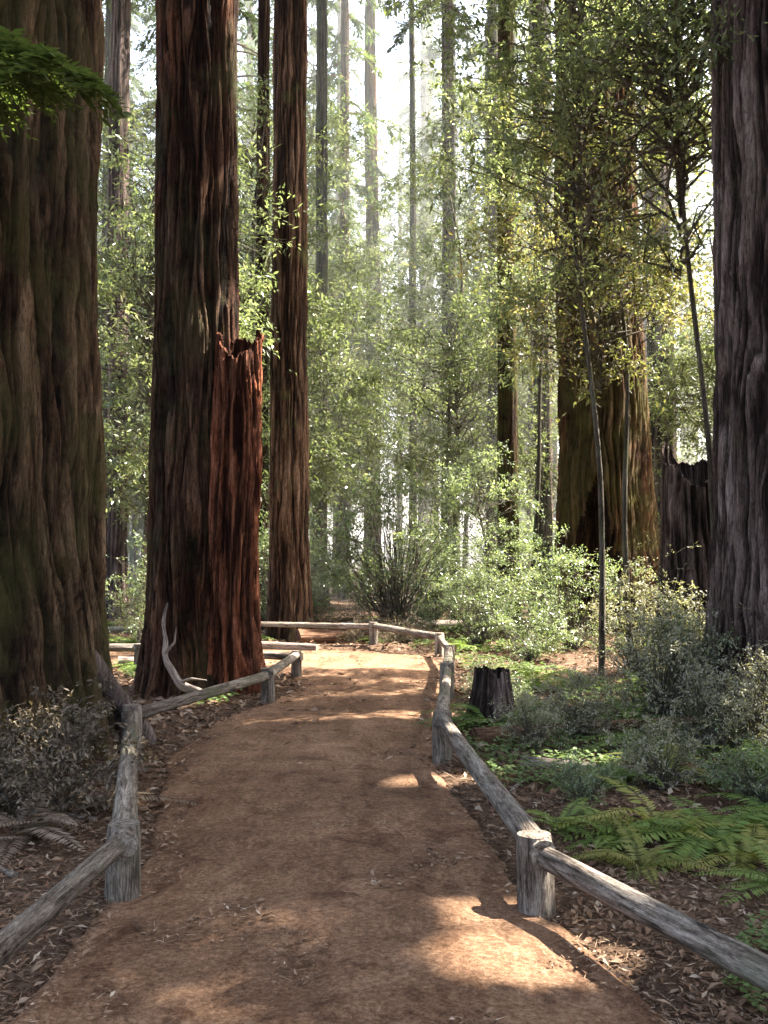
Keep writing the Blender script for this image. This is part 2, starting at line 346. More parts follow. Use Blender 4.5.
# ------------------------------------------------------------------ trunks
def trunk_mesh(name, Rb, Ht, mat, flare=.5, fh=1.2, furrow=.05, lobes=5, seed=0, nth=160, nz=150, top=.45, sway=.1, lean=(0, 0), scar=None, extra=None):
    th = np.linspace(0, 2*np.pi, nth, endpoint=False)
    z = -.6+(Ht+.6)*np.linspace(0, 1, nz)**1.7
    T, Zg = np.meshgrid(th, z)
    zz = np.maximum(Zg, -.1)
    base = Rb*(1-(1-top)*np.clip(zz/Ht, 0, 1))
    lob = fbm(np.cos(T)*lobes*.35+20, np.sin(T)*lobes*.35+20, zz*.10, seed+1, 3)
    fl = flare*np.exp(-zz/fh)*np.clip(.25+1.5*lob, 0, 2)
    big = 1+.16*(fbm(np.cos(T)*1.3+5, np.sin(T)*1.3+5, zz*.12, seed+2, 3)-.5)*2
    Fq = Rb*6.5+2.5
    wz = .25*fbm(zz*.6, zz*0+seed, seed=seed+3)
    wz = wz+(.16/max(Rb, .5))*(fbm(np.cos(T)*Fq*.5+7, np.sin(T)*Fq*.5+7, zz*.9, seed+8, 3)-.5)*2
    c, s = np.cos(T+wz), np.sin(T+wz)
    rid = 1-np.abs(2*fbm(c*Fq+50, s*Fq+50, zz*.33, seed+4, 5)-1)
    fine = fbm(c*Fq*2.6+50, s*Fq*2.6+50, zz*1.6, seed+5, 4)
    rid2 = 1-np.abs(2*fbm(c*Fq*2.1+80, s*Fq*2.1+80, zz*.75, seed+9, 3)-1)
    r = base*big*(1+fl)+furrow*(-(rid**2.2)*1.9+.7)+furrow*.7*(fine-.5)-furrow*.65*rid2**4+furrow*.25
    if scar is not None:
        a0, aw, h0, dep = scar
        da = np.abs((T-a0+np.pi) % (2*np.pi)-np.pi)/(aw*np.clip(1-(zz/h0)**1.5, 0.02, 1))
        r = r-dep*Rb*np.clip(1-da**2, 0, 1)**.7*np.clip(1-zz/h0, 0, 1)**.5
    cx = sway*(fbm(z*.08, z*0+1, seed=seed+6)-.5)*2+lean[0]*np.maximum(z, 0); cy = sway*(fbm(z*.08, z*0+4, seed=seed+7)-.5)*2+lean[1]*np.maximum(z, 0)
    V = np.stack([cx[:, None]+np.cos(T)*r, cy[:, None]+np.sin(T)*r, Zg], -1).reshape(-1, 3)
    i, j = np.meshgrid(np.arange(nz-1), np.arange(nth), indexing='ij'); j2 = (j+1) % nth
    F = np.stack([i*nth+j, i*nth+j2, (i+1)*nth+j2, (i+1)*nth+j], -1).reshape(-1, 4)
    mi = None; mats = [mat]
    if scar is not None:
        ins = ((da < .8+.9*(rid-.5)+.5*(fine-.5)) & (zz < h0)).reshape(-1)
        mi = ins[F].mean(1) > .5; mats = [mat, M['char']]
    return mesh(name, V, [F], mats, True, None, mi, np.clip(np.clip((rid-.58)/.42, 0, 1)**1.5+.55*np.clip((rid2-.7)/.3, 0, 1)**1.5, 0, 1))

def redwood_crown(name, z0, z1, rad, seed, nb=70, ntw=22, nl=12, ls=1.0):
    g = np.random.default_rng(seed); mb = MB()
    for i in range(nb):
        f = (i+g.random())/nb
        z = z0+(z1-z0)*f**1.15; az = g.random()*2*np.pi
        prof = (1-.75*f)*(.55+.45*min(1, f*6))
        L = rad*prof*g.uniform(.65, 1.15)
        out = np.array([math.cos(az), math.sin(az), 0]); lat = np.array([-math.sin(az), math.cos(az), 0])
        up = g.uniform(-.15, .3)-.1*(1-f); dr = g.uniform(.25, .55)
        t = np.linspace(0, 1, 9)
        ax = np.array([0, 0, z])+out*(L*t)[:, None]+np.array([0, 0, 1])*(L*(up*t-dr*t*t))[:, None]+lat*(L*.12*np.sin(t*3+i))[:, None]
        V, F = tube(ax, .012+.045*(1-t)*L/4, 4); mb.add(V, F, 1)
        tw = g.uniform(.12, 1, ntw); sd = g.choice([-1, 1], ntw)
        p0 = np.stack([np.interp(tw, t, ax[:, k]) for k in range(3)], 1)
        tl = L*(.12+.34*(1-tw))*g.uniform(.6, 1.2, ntw)
        td = norm(out*g.uniform(.35, .9, (ntw, 1))+lat*sd[:, None]*g.uniform(.4, 1, (ntw, 1))+np.array([0, 0, 1])*g.uniform(-.75, .1, (ntw, 1)))
        s = np.linspace(.08, 1, nl)
        P = (p0[:, None]+td[:, None]*(tl[:, None]*s)[..., None]+np.array([0, 0, -1])*(tl[:, None]*.25*s*s)[..., None])
        P = P.reshape(-1, 3); n = len(P)
        side = np.tile(np.where(np.arange(nl) % 2, 1, -1), ntw)
        tdr = np.repeat(td, nl, 0); sdv = norm(np.cross(tdr, [0, 0, 1.]))
        D = norm(tdr*.8+sdv*side[:, None]*.8+g.normal(0, .22, (n, 3))+np.array([0, 0, -.15]))
        Nn = norm(np.array([0, 0, 1.])+g.normal(0, .35, (n, 3)))
        V, F = leaf_quads(P, D, Nn, ls*g.uniform(.13, .27, n), ls*g.uniform(.045, .075, n))
        tint = np.clip(g.normal(.45, .16)+g.normal(0, .13, n)+.18*(np.tile(s, ntw)-.5), 0, 1)
        mb.add(V, F, 0, tint)
    return mb

def cluster_crown(centers, spread, nleaf, L, W, seed, root=(0, 0), z_root=None, twig=.012, droop=.2, mode='leaf'):
    """leaf clumps on branches that leave a stem at (root)"""
    g = np.random.default_rng(seed); mb = MB()
    C = np.asarray(centers)
    zmin = C[:, 2].min()
    for c in C:
        hd = np.hypot(c[0]-root[0], c[1]-root[1])
        zs = max(.05, c[2]-hd*g.uniform(.5, 1.1)) if z_root is None else z_root(c, g)
        a = np.array([root[0], root[1], zs]); t = np.linspace(0, 1, 7)[:, None]
        mid = (a+c)/2+np.array([0, 0, .15*hd])+g.normal(0, .12*hd+.01, 3)
        pts = a*(1-t)**2+mid*2*t*(1-t)+c*t*t
        pts[1:-1] += g.normal(0, .05*hd+.01, (5, 3))
        V, F = tube(pts, twig*(1.5-1.2*t[:, 0])*(1+hd*.5), 4); mb.add(V, F, 1)
        sp_ = spread*g.uniform(.55, 1.5); n = max(4, int(nleaf*g.uniform(.35, 1.5)))
        k = max(3, n//9)
        # twiglets inside the clump
        e = c+g.normal(0, 1, (k, 3))*sp_*np.array([1, 1, .6]); e[:, 2] -= droop*sp_*g.random(k)
        for q in e[:k]:
            V, F = tube(np.stack([c*.9+pts[4]*.1, (c+q)/2+g.normal(0, .1*spread, 3), q]), [twig*.5, twig*.4, twig*.2], 3); mb.add(V, F, 1)
        w = g.integers(0, k, n); s = g.random(n)[:, None]**.6
        P = c*(1-s)+e[w]*s+g.normal(0, spread*.12, (n, 3))
        D = norm(norm(e[w]-c)*.7+g.normal(0, .55, (n, 3))+np.array([0, 0, -droop]))
        Nn = norm(np.array([0, 0, 1.])+g.normal(0, .45, (n, 3)))
        V, F = leaf_quads(P, D, Nn, L*g.uniform(.4, 1.35, n), W*g.uniform(.55, 1.25, n), .16)
        mb.add(V, F, 0, np.clip(g.normal(.42, .13)+g.normal(0, .16, n)+(g.random(n) < .04)*.4, 0, 1))
    return mb

def volume_points(n, zlo, zhi, rad, seed, root=(0, 0), thr=.5, ns=1.0):
    """uneven crown volume: ellipsoid with noise-made holes"""
    g = np.random.default_rng(seed); out = []
    while len(out) < n:
        p = g.uniform(-1, 1, (400, 3)); q = p[(p**2).sum(1) < 1]
        q = q[(q**2).sum(1)**.5 > .25*g.random(len(q))]
        w = q*np.array([rad, rad, (zhi-zlo)/2])+np.array([root[0], root[1], (zhi+zlo)/2])
        v = fbm(w[:, 0]*ns+seed*3.1, w[:, 1]*ns, w[:, 2]*ns*1.3, seed, 2)
        out += list(w[v > thr])
    return np.array(out[:n])

# ------------------------------------------------------------------ redwoods
ALL_CROWNS = []
def put(name, me, parent):
    o = obj(name, me, parent); ALL_CROWNS.append(o); return o

def big_redwood(loc, label, Rb, Ht, mat, seed, crown=None, name='redwood_tree', **kw):
    t = empty(name, (loc[0], loc[1], float(H(*loc))-.02), label, 'tree')
    obj('trunk', trunk_mesh('trunk', Rb, Ht, mat, seed=seed, **kw), t)
    if crown: put('crown', redwood_crown('crown', *crown[:3], seed+100, *crown[3:]).mesh('crown', [M['redwood_leaf'], M['bark_brown']], False), t)
    return t

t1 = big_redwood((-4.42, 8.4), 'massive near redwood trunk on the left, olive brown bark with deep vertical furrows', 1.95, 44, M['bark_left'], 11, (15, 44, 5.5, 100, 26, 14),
                 flare=.16, fh=.9, furrow=.085, nth=1000, nz=420, top=.5)
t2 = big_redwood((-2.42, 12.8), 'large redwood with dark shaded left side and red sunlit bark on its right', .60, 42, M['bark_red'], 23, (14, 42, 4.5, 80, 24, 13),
                 flare=.42, fh=.7, furrow=.05, nth=460, nz=380, top=.55, sway=.08)
t3 = big_redwood((-1.93, 20.2), 'medium reddish redwood trunk just right of the large dark one, mossy low down', .42, 40, M['bark_brown'], 31, (17, 40, 3.6),
                 flare=.3, furrow=.04, nth=160, nz=200, sway=.06)
t4 = big_redwood((4.95, 22.5), 'broad mossy redwood behind the ferns with a dark burnt hollow at its foot', 1.05, 46, M['bark_burnt'], 47, (20, 46, 5, 80, 24, 13),
                 flare=.55, fh=1.6, furrow=.08, nth=320, nz=260, scar=(R(-110), .75, 3.6, .5))
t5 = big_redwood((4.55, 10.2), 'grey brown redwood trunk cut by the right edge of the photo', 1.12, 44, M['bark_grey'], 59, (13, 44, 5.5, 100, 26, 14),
                 flare=.22, fh=1.2, furrow=.06, nth=640, nz=380, lean=(.0, 0))

# mossy roots and a low bough of the left giant
def limb(pts, rads, name, mat, parent, ns=14, jit=.2, seed=0):
    t = np.linspace(0, 1, len(pts)); s = np.linspace(0, 1, 40)
    P = np.stack([np.interp(s, t, np.array(pts)[:, k]) for k in range(3)], 1)
    for _ in range(6): P[1:-1] = (P[:-2]+2*P[1:-1]+P[2:])/4
    return obj(name, wood_mesh(name, P, np.interp(s, t, rads), mat, ns, jit, seed), parent)
def loc_of(t): return np.array(t.location)
def rel(t, pts): return [tuple(np.array(p)-loc_of(t)) for p in pts]
limb(rel(t1, [(-2.75, 8.2, 1.2), (-2.5, 8.3, .85), (-2.34, 8.5, .5), (-2.16, 8.75, .2), (-2.05, 8.95, -.12)]), [.2, .19, .17, .14, .08], 'root', M['bark_grey'], t1, 24, .6, 5)
limb(rel(t1, [(-3.4, 6.6, .55), (-2.9, 6.2, .25), (-2.4, 5.9, .05), (-2.1, 5.8, -.15)]), [.3, .22, .16, .1], 'root', M['redwood_wood'], t1, 24, .4, 6)
def bough(parent, a, b, n, seed, ls=.55, mat='redwood_leaf', sag=.25):
    """a low bough with hanging sprays, a part of its tree (coordinates relative to the tree)"""
    g = np.random.default_rng(seed); mb = MB()
    a = np.array(a, float); b = np.array(b, float); L = np.linalg.norm(b-a)
    t = np.linspace(0, 1, 12); ax = a+(b-a)*t[:, None]; ax[:, 2] += L*sag*(t-t*t)*1.2-L*.1*t*t
    V, F = tube(ax, .03*(1.1-t), 5); mb.add(V, F, 1)
    out = norm(b-a); lat = norm(np.cross(out, [0, 0, 1.]))
    ntw, nl = n, 26
    tw = g.uniform(.05, 1, ntw); sd = g.choice([-1, 1], ntw)
    p0 = np.stack([np.interp(tw, t, ax[:, k]) for k in range(3)], 1)
    tl = L*(.12+.25*(1-tw))*g.uniform(.5, 1.2, ntw)
    td = norm(out*g.uniform(.3, .9, (ntw, 1))+lat*sd[:, None]*g.uniform(.4, 1, (ntw, 1))+np.array([0, 0, 1])*g.uniform(-.5, .1, (ntw, 1)))
    s = np.linspace(.05, 1, nl)
    P = (p0[:, None]+td[:, None]*(tl[:, None]*s)[..., None]+np.array([0, 0, -1])*(tl[:, None]*.3*s*s)[..., None]).reshape(-1, 3); m = len(P)
    side = np.tile(np.where(np.arange(nl) % 2, 1, -1), ntw); tdr = np.repeat(td, nl, 0); sdv = norm(np.cross(tdr, [0, 0, 1.]))
    D = norm(tdr*.7+sdv*side[:, None]+g.normal(0, .2, (m, 3))); Nn = norm(np.array([0, 0, 1.])+g.normal(0, .3, (m, 3)))
    V, F = leaf_quads(P, D, Nn, ls*g.uniform(.12, .24, m), ls*g.uniform(.04, .07, m))
    mb.add(V, F, 0, np.clip(g.normal(.6, .15, m), 0, 1))
    return obj('bough', mb.mesh('bough', [M[mat], M['bark_brown']], False), parent)
for q in range(5):
    bough(t1, (-.5+.36*q, -1.8, 5.0+.08*(q % 3)), (1.25+.36*q, -2.2-.1*q, 4.62+.07*(q % 2)), 120, 301+q, .5)

def snag(x, y, r, h, jr, mat, seed, label, **kw):
    sn = tag(obj('broken_snag', trunk_mesh('broken_snag', r, h, mat, seed=seed, nth=140, nz=130, **kw), None, (x, y, float(H(x, y)))), label, 'tree stump')
    co = np.empty(len(sn.data.vertices)*3, np.float32); sn.data.vertices.foreach_get('co', co); co = co.reshape(-1, 3)
    jag = h-jr+jr*1.3*(fbm(co[:, 0]*3+9, co[:, 1]*3+9, seed=5, octs=2)-.15)+.12*(fbm(co[:, 0]*22, co[:, 1]*22, seed=6, octs=2)-.5); lim = np.minimum(co[:, 2], jag)
    co[:, 2] = lim; sn.data.vertices.foreach_set('co', co.ravel()); sn.data.update()
snag(4.1, 13.2, .40, 3.4, .8, M['bark_grey'], 71, 'broken dark grey snag standing just left of the right edge trunk', flare=.5, fh=.8, furrow=.03, top=.75, lean=(-.02, 0))
snag(1.06, 9.9, .19, .62, .12, M['bark_grey'], 79, 'small dark ribbed stump just outside the right fence in the middle distance', flare=.5, fh=.25, furrow=.008, top=.8)
snag(-1.87, 12.35, .34, 5.0, .8, M['bark_snag'], 77, 'red broken trunk tight against the right side of the large dark redwood', flare=.35, fh=.6, furrow=.05, top=.85, lean=(.012, 0))

# slim trunks one can tell apart: (x, y, radius, crown base, height, bark, label)
SLIM = [(-3.0, 24.0, .20, 24, 42, 'bark_brown', 'slim brown trunk squeezed between the large dark redwood and the reddish one'),
        (-.6, 46.0, .42, 30, 50, 'bark_brown', 'dark trunk standing left of the pale sky gap above the path'),
        (1.12, 39.0, .17, 30, 46, 'bark_thin', 'very thin dark pole of a tree running up the sky gap'),
        (-2.15, 33.0, .26, 24, 44, 'bark_thin', 'thin dark trunk right of the mossy reddish redwood'),
        (2.35, 36.0, .30, 22, 46, 'bark_brown', 'slim trunk right of the sky gap among sunlit leaves'),
        (3.7, 33.0, .26, 24, 44, 'bark_thin', 'slender bluish dark trunk behind the glittering bush'),
        (4.5, 28.0, .24, 23, 42, 'bark_thin', 'slender trunk immediately left of the burnt redwood'),
        (8.2, 29.0, .45, 20, 46, 'bark_grey', 'grey trunk seen between the burnt redwood and the right edge trunk'),
        (-7.3, 27.0, .35, 18, 42, 'bark_grey', 'pale trunk in the bright gap right of the left giant'),
        (5.9, 37.0, .5, 24, 50, 'bark_brown', 'brown trunk far behind and right of the burnt redwood')]
protos = {}
def crown_proto(k):
    if k not in protos:
        protos[k] = redwood_crown('crown', 0, 1*22, 3.6, 900+k, 64, 20, 11, 1.25).mesh('crown', [M['redwood_leaf'], M['bark_brown']], False)
    return protos[k]
tprotos = {}
def trunk_proto(k, mat):
    if (k, mat) not in tprotos:
        tprotos[(k, mat)] = trunk_mesh('trunk', .4, 44, M[mat], flare=.5, fh=.7, furrow=.04, seed=500+k*17, nth=56, nz=90, top=.4, sway=.15)
    return tprotos[(k, mat)]
def forest_tree(x, y, r, z0, ht, mat, label, group=None, k=0):
    t = empty('redwood_tree', (x, y, float(H(x, y))-.05), label, 'tree', group, rz=random.uniform(0, 6.28))
    tr = obj('trunk', trunk_proto(k % 4, mat), t); tr.scale = (r/.4, r/.4, ht/44)
    c = put('crown', crown_proto(k % 5), t); c.location = (0, 0, z0); c.scale = (1, 1, (ht-z0)/22)
    return t
for k, (x, y, r, z0, ht, mat, lab) in enumerate(SLIM): forest_tree(x, y, r, z0, ht, mat, lab, None, k)

placed = [(a[0], a[1]) for a in SLIM]+[(-4.2, 8.4), (-2.2, 12.8), (-1.9, 20.2), (4.95, 22.5), (4.5, 10.2)]
def ok(x, y, dmin):
    return all((x-a)**2+(y-b)**2 > dmin*dmin for a, b in placed)
# trees outside the frame on the right whose crowns shade the path
for k, (x, y, r, z0, cs) in enumerate([(7.3, 4.2, .7, 7, 1.25), (9.8, 9.1, .8, 8, 1.45), (8.8, 12.2, .7, 9, 1.3), (13.5, 5.5, .9, 11, 1.5), (13.2, 10.6, .9, 11, 1.5), (7.8, .3, .8, 7, 1.3), (12.4, 1.2, .8, 10, 1.4),
                                   (17.5, 8.2, .9, 14, 1.5), (12.5, 15.4, .8, 12, 1.2), (12.3, 9.5, .8, 6, 1.5), (-6, -3, 1.0, 9, 1.3)]):
    t = forest_tree(x, y, r, z0, 40+k % 5, 'bark_brown', 'redwood outside the frame shading the path', 'redwoods outside the frame', k+1); placed.append((x, y))
    c = [q for q in t.children if q.name.startswith('crown')][0]; c.scale = (cs, cs, c.scale[2])
n = 0; tries = 0
LABS = [('left', 'tall redwood in the hazy stand far behind the left trunks'), ('mid', 'distant redwood pole in the pale haze beyond the end of the path'), ('right', 'tall redwood in the hazy stand far behind the right trunks')]
while n < 66 and tries < 4000:
    tries += 1
    d = 24+96*random.random()**1.1; px = random.uniform(-60, 850)
    x = (px-384)/995*d
    if 335 < px < 452 and (d < 62 or random.random() < .5): continue
    if path_d(np.array(x), np.array(d)) < 1.2 or not ok(x, d, 2.6): continue
    z = 0 if px < 335 else (2 if px > 452 else 1)
    forest_tree(x, d, random.choice([.16, .2, .28, .4, .55]), random.uniform(16, 27) if d < 50 else random.uniform(9, 24), random.uniform(34, 50), random.choice(['bark_brown', 'bark_thin', 'bark_grey', 'bark_moss']),
                LABS[z][1], ['redwoods far behind the left trunks', 'redwoods beyond the end of the path', 'redwoods far behind the right trunks'][z], n)
    placed.append((x, d)); n += 1

# ------------------------------------------------------------------ broadleaf understory trees
def hardwood_proto(seed, zlo, zhi, rad, ncl, nleaf, L, W, mat, spread=.38, thr=.5, stem_r=.07, lean=.8):
    g = np.random.default_rng(seed)
    z = np.linspace(-.3, zhi*.92, 26); a = g.random()*6.28
    sx = lean*math.cos(a)*(z/zhi)**2+.25*np.sin(z*.9+a)*(z/zhi); sy = lean*math.sin(a)*(z/zhi)**2+.25*np.cos(z*.7+a)*(z/zhi)
    V, F = tube(np.stack([sx, sy, z], 1), stem_r*(1.15-z/zhi), 12, .25, seed)
    tm = mesh('trunk', V, [F], M['bark_thin'])
    top = (float(np.interp((zlo+zhi)/2, z, sx)), float(np.interp((zlo+zhi)/2, z, sy)))
    C = volume_points(ncl, zlo, zhi, rad, seed, top, thr)
    def zr(c, g): return min(zhi*.88, max(zlo*.78+.3*g.random(), c[2]-np.hypot(c[0]-top[0], c[1]-top[1])*g.uniform(.1, .7)))
    cm = cluster_crown(C, spread, nleaf, L, W, seed+1, top, zr, .007).mesh('crown', [M[mat], M['bark_thin']], False)
    return tm, cm
HW = [hardwood_proto(201, 1.6, 9.5, 2.5, 210, 95, .13, .05, 'bay_leaf'),
      hardwood_proto(202, 2.6, 11, 2.8, 220, 95, .13, .05, 'bay_leaf', thr=.52),
      hardwood_proto(203, .5, 6.5, 1.9, 150, 85, .12, .045, 'painted_glint_leaf'),
      hardwood_proto(204, 4.0, 9.5, 2.0, 190, 85, .10, .045, 'tan_leaf', .34, stem_r=.045),
      hardwood_proto(205, 2.5, 14, 2.7, 220, 95, .15, .055, 'bay_leaf', .45),
      hardwood_proto(206, 5.2, 11.5, 2.7, 230, 85, .11, .042, 'bay_leaf', stem_r=.04)]
def hardwood(x, y, p, label, group=None, s=1, rz=None, name='broadleaf_tree'):
    t = empty(name, (x, y, float(H(x, y))), label, 'tree', group, random.uniform(0, 6.28) if rz is None else rz, s)
    obj('trunk', HW[p][0], t); put('crown', HW[p][1], t); return t
for k in range(26):
    for _ in range(80):
        d = random.uniform(42, 100); px = random.choice([random.uniform(295, 350), random.uniform(425, 600), random.uniform(100, 150)]); x = (px-384)/995*d
        if ok(x, d, 2.0): break
    forest_tree(x, d, random.choice([.1, .14, .2, .3]), random.uniform(3, 12), random.uniform(26, 46), random.choice(['bark_thin', 'bark_brown', 'bark_grey']),
                'slim far redwood leafy almost to the ground between the distant poles', 'leafy far redwoods between the distant poles', k); placed.append((x, d))
for x, y, p, s, lab in [
        (4.1, 12.4, 5, 1.0, 'leafy broadleaf tree hanging over the right edge trunk, dense olive crown'),
        (2.95, 13.6, 5, 1.0, 'olive leaved tree on a slim stem whose crown hangs before the burnt redwood'),
        (3.6, 14.6, 3, 1.0, 'tan and olive leaved tree in front of the burnt redwood'),
        (2.2, 20.5, 2, .62, 'glittering sunlit bush tree at the right bend of the path'),
        (3.6, 24.0, 0, 1.0, 'bright green tree left of the burnt redwood trunk'),
        (1.9, 27.0, 4, .95, 'airy green tree right of the sky gap'),
        (-2.6, 27.5, 0, 1.05, 'yellow green tree filling the space left of the sky gap'),
        (-4.6, 19.0, 1, .95, 'light green tree in the slot between the left giant and the dark redwood'),
        (-2.9, 37, 4, 1.45, 'tall airy tree left of the sky gap with its crown high up'),
        (4.4, 35, 4, 1.4, 'tall airy tree behind the slender bluish trunk'),
        (-3.3, 23.0, 4, .95, 'thin green tree right behind the mossy reddish redwood'),
        (2.6, 50, 1, 1.9, 'pale high crowned tree deep in the haze right of the sky gap'),
        (-1.6, 40, 4, 1.1, 'pale green tree beyond the path just left of the sky gap'),
        (3.4, 42, 4, 1.2, 'tall pale green tree beyond the path right of the sky gap'),
        (8.4, 24.0, 1, 1.0, 'leafy tree standing between the burnt redwood and the right edge trunk')]:
    hardwood(x, y, p, lab, None, s); placed.append((x, y))
for k in range(17):
    for _ in range(60):
        d = random.uniform(26, 85); px = random.uniform(-40, 830); x = (px-384)/995*d
        if (355 < px < 432 and d < 60) or path_d(np.array(x), np.array(d)) < 1.5 or not ok(x, d, 2.2): continue
        break
    hardwood(x, d, [0, 1, 2, 4][k % 4], 'green broadleaf understory tree among the distant redwoods', 'understory trees among the distant redwoods', random.uniform(.8, 1.35)); placed.append((x, d))

# ------------------------------------------------------------------ ferns
def fern_proto(seed, nf, Lr, mat):
    g = np.random.default_rng(seed); mb = MB()
    for i in range(nf):
        az = 2*np.pi*(i+g.random()*.8)/nf; L = Lr*g.uniform(.45, 1.15); el = g.uniform(.6, 1.35); dead = int(g.random() < .13)
        if dead: el *= .3
        out = np.array([math.cos(az), math.sin(az), 0]); t = np.linspace(0, 1, 14)
        x = L*(t*math.cos(el)+.35*t*t); zz = L*(t*math.sin(el)-g.uniform(.45, .8)*t*t)
        lat0 = np.array([-math.sin(az), math.cos(az), 0])
        ax = out*x[:, None]+np.array([0, 0, 1])*zz[:, None]+lat0*(L*g.normal(0, .22)*t*t)[:, None]
        V, F = tube(ax, .004*(1.2-t), 3); mb.add(V, F, dead, .25)
        npn = 30; s = np.linspace(.14, .99, npn); s = np.concatenate([s, s]); sd = np.repeat([1, -1], npn)
        P = np.stack([np.interp(s, t, ax[:, k]) for k in range(3)], 1)
        tg = norm(np.stack([np.interp(s, t, np.gradient(ax[:, k])) for k in range(3)], 1))
        lat = norm(np.cross(tg, np.cross([0, 0, 1.], tg)+1e-6)); lat = norm(np.cross(tg, norm(np.cross(np.cross(tg, [0, 0, 1.]), tg))))
        D = lat*sd[:, None]*.95+tg*.35+np.array([0, 0, -.18])+g.normal(0, .06, (len(s), 3))
        up = norm(np.cross(lat, tg)); up *= np.sign(up[:, 2:3]+1e-9)
        pl = L*.155*np.sin(np.pi*np.clip(s*.8+.2, 0, 1)**1.1)**.8+.012
        V, F = leaf_quads(P, D, up+g.normal(0, .12, (len(s), 3)), pl, L*.028, .1)
        ok_ = g.random(len(s)) > .06
        mb.add(V, F[ok_], dead, np.clip(g.normal(.5, .19)+g.normal(0, .08, len(s))+.15*(s-.5), 0, 1)[ok_])
    return mb.mesh('fern', [M[mat], M['fern_dead']], False)
FP = [fern_proto(401, 20, .85, 'fern_leaf'), fern_proto(402, 16, .75, 'fern_leaf'), fern_proto(403, 24, .95, 'fern_leaf'), fern_proto(404, 18, .85, 'fern_yellow'), fern_proto(405, 20, .85, 'fern_dead')]
def fern(x, y, p, s, label, group=None):
    o = obj('fern', FP[p], None, (x, y, float(H(x, y))-.01)); o.rotation_euler = (random.uniform(-.1, .1), random.uniform(-.1, .1), random.uniform(0, 6.28)); o.scale = (s, s, s*random.uniform(.85, 1.1))
    return tag(o, label, 'fern', group)
for x, y, p, s, lab in [
        (1.62, 5.9, 3, .72, 'yellow green fern behind the near right rail'),
        (2.25, 6.1, 2, .62, 'green fern cut by the right photo edge behind the near rail'),
        (1.05, 6.0, 1, .5, 'small green fern just past the stubby right post'),
        (2.0, 5.0, 0, .6, 'low green fern nearest the right photo edge'),
        (1.75, 11.9, 0, .85, 'bushy green fern at the left end of the middle fern patch'),
        (2.45, 12.6, 2, .85, 'large green fern in the centre of the middle fern patch'),
        (3.0, 11.6, 1, .8, 'green fern at the right end of the middle fern patch')]:
    fern(x, y, p, s, lab)
for x, y, p, s, lab in [
        (-2.1, 5.9, 4, .7, 'withered brown fern before the foot of the left giant'),
        (-2.35, 5.5, 4, .7, 'withered brown fern cut by the left photo edge'),
        (-1.8, 6.5, 4, .6, 'small withered fern between the left rail and the left giant'),
        (2.0, 5.45, 3, .62, 'yellowing fern close to the near right rail by the photo edge'),
        (1.3, 5.75, 0, .5, 'upright green fern just beyond the near right rail'),
        (2.55, 6.3, 2, .7, 'broad green fern at the right photo edge'),
        (2.2, 8.5, 2, .62, 'broad green fern between the two fallen pieces of wood'),
        (1.5, 9.4, 2, .55, 'green fern at the left end of the fallen brown log'),
        (2.1, 7.6, 3, .7, 'yellowing fern behind the thin fallen branch'),
        (1.35, 7.2, 0, .5, 'low green fern just behind the second right rail'),
        (2.85, 7.5, 0, .7, 'green fern before the foot of the right edge trunk'),
        (1.35, 5.3, 3, .5, 'small yellowish fern right behind the near right rail'),
        (1.3, 10.0, 1, .6, 'green fern close behind the right rail before the middle fern patch')]:
    fern(x, y, p, s, lab)
fp = [(1.75, 11.9), (2.45, 12.6), (3., 11.6)]; k = 0
for _ in range(2000):
    if k >= 70: break
    y = random.uniform(5.5, 26); x = random.uniform(-.42*y, .45*y)
    if path_d(np.array(x), np.array(y)) < .55 or not ok(x, y, 1.0) or any((x-a)**2+(y-b)**2 < .7 for a, b in fp): continue
    if x < 0 and y < 12 and random.random() < .8: continue
    if math.hypot(x+4.2, y-8.4) < 2.5 or (y < 8.5 and x < -1): continue
    if x > 0 and 6.2 < y < 10.5 and random.random() < .35: continue
    fern(x, y, random.choice([0, 1, 2, 2]), random.uniform(.5, .95), 'sword fern scattered over the forest floor on the right' if x > 0 else 'sword fern among the dark trunks left of the path', 'ferns right of the path' if x > 0 else 'ferns left of the path')
    fp.append((x, y)); k += 1

# ------------------------------------------------------------------ shrubs
def shrub_proto(seed, rad, h, ncl, nleaf, L, W, mat, spread=.16, thr=.53):
    C = volume_points(ncl, .12, h, rad, seed, (0, 0), thr, 1.7)
    gg = np.random.default_rng(seed+9); k = ncl//5; C[:k] = C[:k]*np.array([1.35, 1.35, 1.3])*gg.uniform(.9, 1.15, (k, 1))
    g = np.random.default_rng(seed)
    def zr(c, g): return -.05
    return cluster_crown(C, spread, nleaf, L, W, seed+1, (0, 0), zr, .005).mesh('shrub', [M[mat], M['bark_thin']], False)
SP = [shrub_proto(601, .8, 1.5, 110, 55, .055, .026, 'twiggy_leaf'), shrub_proto(602, .7, 1.1, 90, 55, .05, .024, 'shrub_leaf'), shrub_proto(603, 1.0, 2.0, 130, 60, .06, .028, 'shrub_leaf', .2), shrub_proto(604, .8, 1.1, 70, 40, .07, .028, 'dead_leaf')]
def shrub(x, y, p, s, label, group=None):
    o = put('shrub', SP[p], None); o.location = (x, y, float(H(x, y))); o.rotation_euler = (0, 0, random.uniform(0, 6.28)); o.scale = (s,)*3
    return tag(o, label, 'shrub', group)
